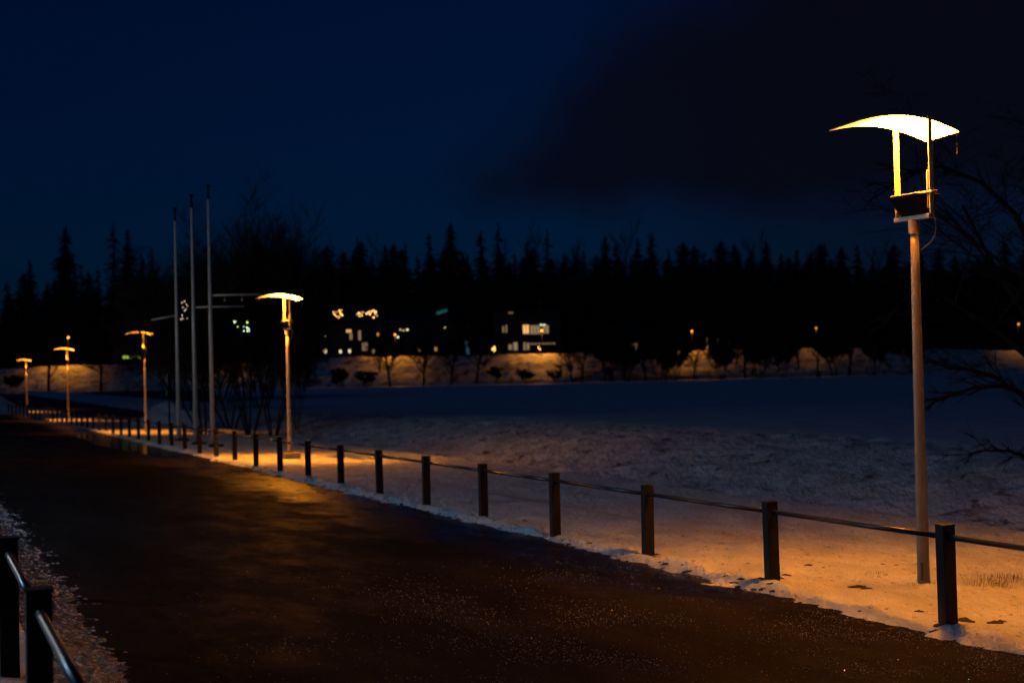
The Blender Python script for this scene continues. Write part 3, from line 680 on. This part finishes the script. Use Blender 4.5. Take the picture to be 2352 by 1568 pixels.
bb = [(395, 585, 'spreading bare tree behind the leftmost flagpole'), (450, 560, 'spreading bare tree behind the middle flagpole'), (505, 536, 'tall spreading bare tree behind the rightmost flagpole'), (560, 534, 'tallest spreading bare tree left of the second lamp'), (615, 545, 'spreading bare tree rising above the second lamp'), (662, 566, 'spreading bare tree just right of the second lamp')]
for i, (x, y, lab) in enumerate(bb):
    d = 150 + 9 * (i % 3); b = at(x, 900, d); b.z = -0.5; hh = at(x, y, d).z - b.z
    put_tree('bare_tree', WIL[(i + 1) % 3], b, hh / 8.6 * (0.8 if x < 560 else (0.6 if x < 640 else 0.34)), lab, 'bare tree', 'spreading bare trees behind the flagpoles', rot=i * 2.1, sz=hh / 8.6)

# near bare tree cut by the right edge
tr, crn = bare_tree_mesh(44, 7.5, 0.5, 9, 5, 0.13, False, 0.25)
rnd = random.Random(9)
def limb(p, pts, r, mb):
    q = [Vector(p)]
    for a in pts: q.append(q[-1] + Vector(a))
    mb.tube(q, [r * (1 - 0.75 * i / (len(q) - 1)) for i in range(len(q))], 5, cap=False)
    for i in range(1, len(q)):
        for k in range(5):
            a = q[i - 1].lerp(q[i], rnd.random()); d = (q[i] - q[i - 1]).normalized(); e = (d + Vector((rnd.uniform(-.8, .4), rnd.uniform(-.6, .6), rnd.uniform(-.5, .7)))).normalized()
            L = rnd.uniform(0.25, 0.7); b = a + e * L * 0.5 + Vector((0, 0, rnd.uniform(-.05, .08))); mb.tube([a, b, a + e * L], [r * 0.3, r * 0.2, 0.004], 3, cap=False)
            for _ in range(3):
                f = (e + Vector((rnd.uniform(-.7, .7), rnd.uniform(-.7, .7), rnd.uniform(-.5, .7)))).normalized(); mb.tube([b, b + f * L * 0.5], [0.007, 0.003], 3, cap=False)
limb((0, 0, 0.9), [(-0.2, -0.1, 0.5), (-0.35, -0.1, 0.2), (-0.45, 0, 0.0), (-0.4, 0, -0.12), (-0.25, 0, -0.1)], 0.05, crn)
limb((0, 0, 1.1), [(-0.25, 0.1, 0.35), (-0.4, 0.1, 0.3), (-0.4, 0, 0.12), (-0.3, 0, 0.02)], 0.045, crn)
limb((0, 0, 0.5), [(-0.3, -0.3, 0.05), (-0.35, -0.2, 0.12), (-0.4, -0.1, 0.02), (-0.3, -0.1, -0.05)], 0.035, crn)
limb((0, 0, 2.6), [(-0.4, 0, 0.5), (-0.5, 0, 0.2), (-0.6, 0, -0.05), (-0.5, 0, -0.35), (-0.3, 0, -0.4)], 0.05, crn)
limb((0, 0, 3.4), [(-0.3, 0, 0.7), (-0.5, 0, 0.5), (-0.6, 0, 0.25), (-0.5, 0, -0.1), (-0.4, 0, -0.3)], 0.05, crn)
tp = make_proto('n', (tr, crn), (M_trunk, M_twig))
nb = at(2400, 1190, 23.0); un, vn_ = UV(nb); nb.z = zright(un, vn_)
put_tree('bare_tree', tp, nb, 1.0, 'big bare tree with arching branches cut off by the right edge', 'bare tree', None, rot=0)

# ------------------------------------------------------------------ far path lamps on the bank
PL = None; PW = (2800, 1900, 520)
def path_lamp(x, ylamp, label, pw, d=None):
    global PL
    d = d or lerp_tab(DIST, x) + 11
    b = at(x, 800, d); b.z = bank_top(x).z - 0.1; hz = at(x, ylamp, d).z - b.z
    if PL is None:
        root = empty('path_lamp', b, 0, label, 'path lamp', 'small path lamps along the top of the bank')
        mb = MB(); mb.tube([(0, 0.3, -0.5), (0, 0.3, 4.3)], [0.06, 0.04], 8); mb.build('pole', M_dark, root)
        mb = MB(); mb.tube([(0, -0.02, 4.12), (0, -0.02, 4.22), (0, -0.02, 4.55)], [0.42, 0.36, 0.06], 14); mb.build('shade', M_dark, root)
        mb = MB(); mb.tube([(0, 0.28, 4.28), (0, 0.0, 4.28)], 0.025, 6); mb.build('bracket', M_dark, root)
        mb = MB(); mb.tube([(0, -0.02, 3.86), (0, -0.02, 3.90), (0, -0.02, 4.02), (0, -0.02, 4.11)], [0.06, 0.15, 0.17, 0.14], 12); mb.build('bulb', M_bulb[pw], root)
        PL = root; o = root
        ld = bpy.data.lights.new('path_light', 'SPOT'); ld.energy = 1; ld.color = (1.0, 0.36, 0.03); ld.spot_size = R(152); ld.spot_blend = 0.5; ld.shadow_soft_size = 0.01
        lo = bpy.data.objects.new('path_light', ld); COL.objects.link(lo); lo.parent = root; lo.location = (0, -0.02, 3.80); lo.data.energy = PW[pw]
    else:
        o = copy_tree(PL); o.location = b; o['label'] = label
        for ch in o.children:
            if ch.name.startswith('bulb'):
                ch.data = ch.data.copy(); ch.data.materials[0] = M_bulb[pw]
            elif ch.type == 'LIGHT': ch.data = ch.data.copy(); ch.data.energy = PW[pw]
    o.scale = (1, 1, hz / 4.0)
path_lamp(157, 775, 'small orange path lamp shining above the far left bank', 0)
path_lamp(540, 792, 'path lamp on the bank hidden behind the bare willows', 2)
path_lamp(908, 768, 'small orange path lamp above the left half of the lit middle bank', 1)
path_lamp(1245, 759, 'bright orange path lamp in front of the big lit house window', 0)
path_lamp(1590, 760, 'orange path lamp on the bank right of the houses', 1)
path_lamp(1876, 753, 'faint orange path lamp above the right part of the bank', 2)
path_lamp(2341, 744, 'tiny orange path lamp by the right edge, beyond the bare tree', 2)

# ------------------------------------------------------------------ houses with lit windows
EM = {'w': emis('window_warm', (1.0, 0.5, 0.14), 1.1), 'c': emis('window_pale', (1.0, 0.80, 0.42), 1.2), 'g': emis('window_lime', (0.55, 0.75, 0.12), 0.8),
      'b': emis('window_blue', (0.10, 0.55, 0.8), 0.45), 'd': emis('window_dim', (0.9, 0.58, 0.26), 0.24), 'p': emis('window_curtain', (1.0, 0.68, 0.34), 0.26), 'o': emis('window_amber', (1.0, 0.42, 0.08), 0.8)}
BE = {'w': emis('bulb_warm', (1.0, 0.48, 0.10), 9.0), 'c': emis('bulb_white', (0.8, 1.0, 0.62), 3.0), 'g': emis('bulb_lime', (0.5, 0.8, 0.06), 3.0), 't': emis('bulb_teal', (0.10, 0.8, 0.6), 6.0), 'f': emis('bulb_faint', (0.9, 0.7, 0.45), 1.6), 'b': emis('bulb_blue', (0.08, 0.55, 0.85), 4.0)}
def house(x0, x1, ytop, ybot, d, label, wins, roof='gable', name='house'):
    pb = at((x0 + x1) / 2, ybot, d); px = d / F
    root = empty(name, pb, 0, label, 'house')
    w_ = (x1 - x0) * px; h_ = (ybot - ytop) * px
    mb = MB(); mb.box((0, 4, h_ / 2 - 1), (w_, 8, h_ + 2)); mb.build('wall', M_house, root)
    mb = MB()
    if roof == 'gable':
        vs_ = [(-w_ / 2 - .5, -.6, h_), (w_ / 2 + .5, -.6, h_), (w_ / 2 + .5, 8.6, h_), (-w_ / 2 - .5, 8.6, h_), (-w_ / 2 - .5, 4, h_ + 2.2), (w_ / 2 + .5, 4, h_ + 2.2)]
        mb.add(vs_, [(3, 2, 1, 0), (0, 1, 5, 4), (2, 3, 4, 5), (0, 4, 3), (1, 2, 5)])
    else: mb.box((0, 4, h_ + 0.17), (w_ + 1, 9, 0.3))
    rf = mb.build('roof', M_roof, root)
    mb = MB(); mb.box((w_ * 0.2, 4, h_ + 1.9), (0.7, 0.7, 1.6)); mb.build('chimney', M_house, rf)
    for (wx, wy, ww, wh, c) in wins:
        # window centre, converted from the survey to the wall's own metres
        q = at(wx, wy, d) - pb; W_, H_ = ww * px, wh * px
        mb = MB(); t = 0.09
        for sx in (-1, 1): mb.box((q.x + sx * (W_ / 2 + t / 2), -0.03, q.z), (t, 0.1, H_ + 2 * t))
        for sz_ in (-1, 1): mb.box((q.x, -0.03, q.z + sz_ * (H_ / 2 + t / 2)), (W_, 0.1, t))
        if ww > 9:
            for k in range(1, int(ww // 9) + 1): mb.box((q.x - W_ / 2 + k * W_ / (int(ww // 9) + 1), -0.02, q.z), (0.12, 0.07, H_))
        fr = mb.build('window', M_dark, root)
        mb = MB(); mb.box((q.x, -0.008, q.z), (W_, 0.012, H_)); mb.build('pane', EM[c], fr)
house(262, 352, 792, 842, 312, 'low dark house with a row of lime lit windows at far left', [(289, 820, 13, 6, 'g'), (302, 820, 5, 6, 'g'), (316, 820, 15, 7, 'g'), (338, 821, 14, 4, 'g')], 'flat')
house(365, 445, 762, 840, 318, 'dark house behind the flagpoles with a few pale window lights', [(379, 782, 7, 6, 'c'), (390, 780, 7, 3, 'd'), (397, 779, 7, 5, 'c'), (419, 776, 5, 4, 'd'), (430, 775, 5, 4, 'd'), (401, 820, 7, 6, 'c'), (414, 820, 6, 6, 'c')])
house(738, 880, 738, 822, 310, 'dark house with white lights along its ground floor, left of middle', [(747, 806, 6, 9, 'c'), (782, 807, 5, 7, 'c'), (803, 806, 5, 7, 'c'), (857, 807, 6, 8, 'c'), (801, 760, 11, 6, 'w'), (806, 772, 6, 16, 'd'), (826, 770, 6, 22, 'd'), (868, 768, 4, 7, 'o'), (838, 796, 12, 18, 'd')])
house(895, 1050, 742, 818, 316, 'dark house behind thin trunks with two small amber windows', [(963, 802, 8, 11, 'd'), (1001, 802, 6, 9, 'o'), (935, 757, 9, 5, 'd')])
house(1135, 1290, 716, 812, 310, 'two-storey dark house with a wide lit upstairs window and lit ground floor',
      [(1208, 756, 13, 20, 'w'), (1229, 757, 22, 20, 'p'), (1253, 756, 14, 18, 'p'), (1156, 756, 4, 14, 'd'), (1163, 755, 3, 18, 'd'), (1172, 797, 8, 12, 'd'), (1184, 795, 9, 18, 'p'), (1205, 795, 5, 18, 'd'), (1213, 795, 5, 16, 'p'), (1247, 789, 58, 3, 'd'), (1173, 718, 10, 4, 'd'), (1178, 798, 3, 7, 'b')], 'flat')
house(1062, 1084, 776, 818, 300, 'narrow dark shed with blue glowing panes left of the lit house', [(1071, 787, 6, 8, 'b'), (1073, 797, 8, 6, 'b'), (1074, 808, 6, 10, 'b')], 'flat', 'shed')
house(1380, 1480, 768, 808, 322, 'low dark house with one pale glowing patch of wall right of middle', [(1446, 796, 12, 14, 'd'), (1416, 800, 12, 6, 'd'), (1460, 796, 8, 16, 'd')])  # the lit patch of wall is put in as glowing panes

def lights(pts, d, c, label, r=0.11, name='string_lights', cat='string lights'):
    c0 = at(sum(p[0] for p in pts) / len(pts), sum(p[1] for p in pts) / len(pts), d); root = empty(name, c0, 0, label, cat)
    cord = MB(); qs = [at(p[0], p[1], d) - c0 for p in pts]
    if len(qs) > 1: cord.tube([q + Vector((0, 0.1, 0.1)) for q in qs], 0.01, 3, cap=False); cord.build('cord', M_dark, root)
    for p, q in zip(pts, qs):
        mb = MB(); rr = r * (p[3] if len(p) > 3 else 1); mb.tube([q + Vector((0, 0, -rr)), q + Vector((0, 0, -rr * .6)), q, q + Vector((0, 0, rr * .6)), q + Vector((0, 0, rr))], [rr * .2, rr * .8, rr, rr * .8, rr * .2], 8)
        mb.build('bulb', BE[p[2] if len(p) > 2 and p[2] else c], root)
lights([(766, 716, 'w', .8), (768, 722), (773, 715), (779, 713, 'w', .8), (781, 716), (783, 721), (778, 728, 'w', 1.2), (772, 726, 'w', .7), (785, 713, 'w', .7), (786, 724, 'w', .8)], 300, 'w', 'leftmost cluster of orange lights glittering above the houses')
lights([(820, 722, 'f'), (824, 719, 'w'), (828, 720, 'f', 1.3), (831, 724, 'w', .7), (826, 726, 'w', .7), (833, 717, 'w', .6)], 300, 'w', 'middle cluster of orange lights above the houses')
lights([(842, 720), (847, 717, 'w', 1), (850, 721), (853, 715, 'w', .8), (858, 713), (863, 716), (862, 720, 'w', .8), (858, 729, 'w', .9), (866, 725, 'f', 1)], 300, 'w', 'right cluster of orange lights above the houses')
lights([(418, 695, 'f'), (424, 692, 'f', 1.2), (428, 699, 'f'), (431, 703, 'f', .9), (420, 706, 'f'), (424, 713, 'f', 1.1), (427, 710, 'f'), (418, 724, 'f'), (416, 733, 'f', 1.2), (420, 731, 'f'), (430, 731, 'f', .8)], 47, 'f', 'pale glittering light cluster between the left and middle flagpoles', r=0.015)
lights([(538, 738, 'c', 1), (542, 738, 'g', .8), (539, 741, 'c', .8), (546, 750, 'g', 1), (568, 740, 'g', 1.5), (560, 750, 'c', .7), (560, 760, 'c', 1.1), (567, 752, 'c', 1.2), (571, 755, 'c', 1.2), (568, 760, 'c', 1.2), (572, 760, 'c', 1)], 47, 'c', 'green and white light cluster showing through the willow clump', r=0.016)
lights([(905, 765, 'w', 1.2), (920, 757, 'f', 1.2), (927, 759, 'f'), (936, 757, 'c', 1.1), (914, 774, 'c', 1.3)], 300, 'w', 'small mixed group of lights above the left half of the bank')
lights([(1243, 746, 'c', 1.2), (1250, 746, 'c', 1.2)], 300, 'c', 'pair of white lamps over the wide lit window', name='wall_lamps', cat='lamp')
lights([(1133, 800), (1136, 797), (1137, 803, 'w', .9), (1131, 803, 'w', .7), (1135, 806, 'w', .8)], 296, 'w', 'small triangle of orange lights on a shrub left of the lit house')
lights([(1237, 797, 'w', .8), (1240, 802, 'w', .8)], 296, 'w', 'two tiny orange lights by the ground floor right of the lit house')
lights([(1544, 787)], 290, 't', 'single small green lamp right of the houses', name='signal_lamp', cat='lamp')
lights([(1022, 752, 'f', 1)], 296, 'f', 'single dim lamp between the two groups of houses', name='wall_lamp', cat='lamp')
lights([(747, 771, 'f', 1)], 296, 'f', 'single dim lamp above the left white ground floor lights', name='wall_lamp', cat='lamp')
# lit posts beyond the bank on the right
for i, (x, y0, y1, lab) in enumerate(((1625, 774, 806, 'tallest orange-lit wooden pole behind the right bank'), (1650, 776, 806, 'dimly lit wooden pole right of the tallest lit pole'), (1676, 778, 806, 'faintly lit wooden pole, rightmost of three behind the bank'))):
    d = lerp_tab(DIST, x) + 13 + 6 * i; b = at(x, y1 + 4, d); t = at(x, y0, d); mb = MB()
    mb.tube([(0, 0, 0), (0, 0, t.z - b.z)], [0.22, 0.16], 8); o = mb.build('wooden_pole', simple('pole_wood', (0.3, 0.24, 0.17), 0.8), loc=b); tag(o, lab, 'pole', 'wooden poles behind the bank')
# teal light on a roof between the trees, put in as a glowing sheet
mb = MB(); b = at(1015, 716, 318); mb.box((0, 0, 0), (2.9, 0.3, 0.9), (Vector((0.95, 0, 0.28)), Vector((0, 1, 0)), Vector((-0.28, 0, 0.95)))); root = empty('gable_panel', b, 0, 'faint teal lit gable seen high among the trees', 'gable')
mb.build('panel', M_roof, root)
mb = MB(); mb.box((0, -0.17, 0), (2.3, 0.04, 0.55), (Vector((0.95, 0, 0.28)), Vector((0, 1, 0)), Vector((-0.28, 0, 0.95)))); mb.build('roof_glow', emis('teal_roof_glow', (0.03, 0.45, 0.36), 0.16), root)

# ------------------------------------------------------------------ small things on the snow
rnd = random.Random(3); cl = MB()
def clod(p, s, fl=0.5):
    vs_ = []; n = 8; hs = (0, .6, 1.0); 
    for i, hh in enumerate(hs):
        for k in range(n):
            a = 2 * PI * k / n; rr = s * (1.0, 0.8, 0.25)[i] * rnd.uniform(0.65, 1.25); vs_.append((p.x + math.cos(a) * rr * 1.5, p.y + math.sin(a) * rr, p.z - 0.01 + hh * s * fl * rnd.uniform(0.7, 1.2)))
    cl.add(vs_, [(i * n + k, i * n + (k + 1) % n, (i + 1) * n + (k + 1) % n, (i + 1) * n + k) for i in range(2) for k in range(n)] + [tuple(2 * n + k for k in range(n))])
def onv(px, py):
    p = ground(px, py); u, v = UV(p); p.z = zright(u, v); return p
for (x, y, s) in ((1855, 1308, .028), (1717, 1300, .02), (1745, 1302, .02), (2030, 1305, .018), (2060, 1308, .02), (2035, 1328, .02), (2150, 1315, .022), (2108, 1416, .025), (1970, 1357, .04), (1990, 1360, .03), (2050, 1348, .02),
        (2285, 1440, .035), (2300, 1437, .03), (2215, 1434, .05), (2218, 1450, .02), (1960, 1340, .018), (1830, 1385, .015), (1700, 1385, .02), (1805, 1330, .03), (1745, 1348, .03), (1760, 1350, .028), (1735, 1353, .02), (1790, 1343, .025),
        (1505, 1283, .03), (1515, 1286, .02), (1418, 1245, .02), (1390, 1210, .02), (1205, 1202, .03), (1560, 1260, .02), (1480, 1240, .018), (1620, 1260, .02), (1600, 1272, .018), (2290, 1345, .02), (2440, 1300, .02), (2320, 1392, .014),
        (2160, 1450, .03), (2150, 1457, .025), (1640, 1300, .02), (1850, 1270, .014), (1890, 1310, .02), (1860, 1316, .015)):
    clod(onv(x, y), s * 1.45)
for _ in range(420):
    u = rnd.uniform(7, 32); v = 6.95 + abs(rnd.gauss(0, 1.5)); 
    if v < 12.2: clod(W(u, v, zright(u, v)), rnd.choice((0.007, 0.01, 0.014, 0.022)), 0.45)
for _ in range(900):
    u = 6 + 30 * rnd.random() ** 1.5; v = 6.72 + 0.17 * sm(10.2, 12.5, u) + rnd.gauss(0, 0.08); clod(W(u, v, max(zright(u, v), zroad(u, v))), rnd.choice((0.008, 0.012, 0.02, 0.03)), 0.5)
tag(cl.build('dirt_clods', M_clod), 'dark clods and leaf scraps scattered over the snowy verge', 'clods', kind='stuff')
# slush crumbs
cl = MB()
for _ in range(6000):
    u = 4.5 + 20 * rnd.random() ** 1.6; v = 1.36 + 0.09 * rnd.gauss(0, 1) - abs(rnd.gauss(0, 0.34)); clod(W(u, v, zleft(u, v) + 0.004), rnd.choice((0.003, 0.004, 0.006, 0.009, 0.014)), 0.8)
for _ in range(90):
    u = rnd.uniform(4.5, 16); v = 1.3 + abs(rnd.gauss(0, 0.7)); clod(W(u, v, zroad(u, v) + 0.006), rnd.choice((0.003, 0.005)), 0.8)
M_ice = simple('ice_crumbs', (0.6, 0.6, 0.6), 0.15, var=0.3, scale=20, spec=0.8)
tag(cl.build('ice_crumbs', M_ice), 'glittering ice crumbs strewn along the left edge of the road', 'ice', kind='stuff')
gr = MB()
for _ in range(42000):
    t_ = rnd.random(); u = 5.0 + 11.0 * rnd.random() ** 1.5; v = rnd.uniform(1.6, 6.9)
    if rnd.random() > (0.12 + 0.88 * sm(2.6, 5.2, v)) * (0.12 + 1.3 * sm(-0.15, 0.35, fbm(u * 0.9 + 3, v * 0.9, 0, 5))) * sm(17, 9, u): continue
    s_ = rnd.choice((0.0018, 0.0024, 0.0032, 0.0046)); c_ = W(u, v, zroad(u, v) + s_ * 0.7); ax_ = [Vector((rnd.gauss(0, 1), rnd.gauss(0, 1), rnd.gauss(0, 1))).normalized() for _q in range(1)][0]
    b_ = ax_.orthogonal().normalized(); d_ = ax_.cross(b_)
    gr.add([c_ + ax_ * s_, c_ - ax_ * s_, c_ + b_ * s_, c_ - b_ * s_, c_ + d_ * s_, c_ - d_ * s_], [(0, 2, 4), (0, 4, 3), (0, 3, 5), (0, 5, 2), (1, 4, 2), (1, 3, 4), (1, 5, 3), (1, 2, 5)])
tag(gr.build('ice_grit', M_ice), 'fine glittering ice grit scattered over the near right of the road', 'ice grit', kind='stuff')
gm = MB()
def blade(p, L, wdt):
    a = rnd.uniform(0, 6.28); d = Vector((math.cos(a), math.sin(a), 0)) * rnd.uniform(0.1, 0.7); s = Vector((-d.y, d.x, 0)).normalized() * wdt
    t = p + d * L + Vector((0, 0, L * rnd.uniform(0.5, 1))); mm = p + d * L * 0.35 + Vector((0, 0, L * 0.5)); gm.add([p - s, p + s, mm + s * .7, t, mm - s * .7], [(0, 1, 2, 4), (4, 2, 3)])
for _ in range(420):
    x = rnd.gauss(2300, 40); y = rnd.gauss(1343, 9); blade(onv(x, y), rnd.uniform(0.03, 0.09), 0.0016)
for _ in range(60): blade(onv(rnd.gauss(2010, 18), rnd.gauss(1328, 4)), rnd.uniform(0.02, 0.06), 0.0016)
for _ in range(60): blade(onv(rnd.gauss(2120, 30), rnd.gauss(1352, 4)), rnd.uniform(0.02, 0.05), 0.0016)
for _ in range(160):
    u = rnd.uniform(8, 30); v = rnd.uniform(7.2, 12); blade(W(u, v, zright(u, v)), rnd.uniform(0.02, 0.06), 0.0015)
for _ in range(1300):
    u = rnd.uniform(12, 48); v = rnd.uniform(12.7, 18.5); n_ = fbm(u * 0.5, v * 0.5, 40)
    if n_ > 0.05: blade(W(u, v, zright(u, v)), rnd.uniform(0.05, 0.16), 0.004)
tag(gm.build('grass', M_grass), 'dry grass blades poking through the snow', 'grass', kind='stuff')

# ------------------------------------------------------------------ lamps standing outside the frame and an added blue fill
def arealight(name, loc, col, e, sx, sy):
    ld = bpy.data.lights.new(name, 'AREA'); ld.shape = 'RECTANGLE'; ld.size = sx; ld.size_y = sy; ld.energy = e; ld.color = col
    o = bpy.data.objects.new(name, ld); COL.objects.link(o); o.location = loc; return o
arealight('street_lamp_behind', W(lu - 27.3, lv, 4.1), SODIUM, 90, 1.0, 0.45)
pl = bpy.data.lights.new('cool_lamp', 'POINT'); pl.energy = 1150; pl.color = (0.36, 0.66, 1.0); pl.shadow_soft_size = 0.15
o = bpy.data.objects.new('cool_lamp', pl); COL.objects.link(o); o.location = (-13.0, 17.0, 5.5)

sl = bpy.data.lights.new('twilight_fill', 'SUN'); sl.energy = 0.062; sl.color = (0.15, 0.46, 1.0); sl.angle = R(40)  # weak blue sun added as fill to brighten the snow field
o = bpy.data.objects.new('twilight_fill', sl); COL.objects.link(o); o.rotation_euler = (R(50), 0, R(-25))
pl = bpy.data.lights.new('white_lamp', 'POINT'); pl.energy = 900; pl.color = (1.0, 0.84, 0.62); pl.shadow_soft_size = 0.15
o = bpy.data.objects.new('white_lamp', pl); COL.objects.link(o); o.location = (-24.0, 44.0, 7.0)

# ------------------------------------------------------------------ render settings
scn.view_settings.view_transform = 'Standard'; scn.view_settings.look = 'None'; scn.view_settings.exposure = 0; scn.view_settings.gamma = 1
scn.render.engine = 'CYCLES'
cy = scn.cycles; cy.use_denoising = True; cy.max_bounces = 5; cy.diffuse_bounces = 2; cy.glossy_bounces = 3; cy.sample_clamp_indirect = 2.0
cy.use_light_tree = True
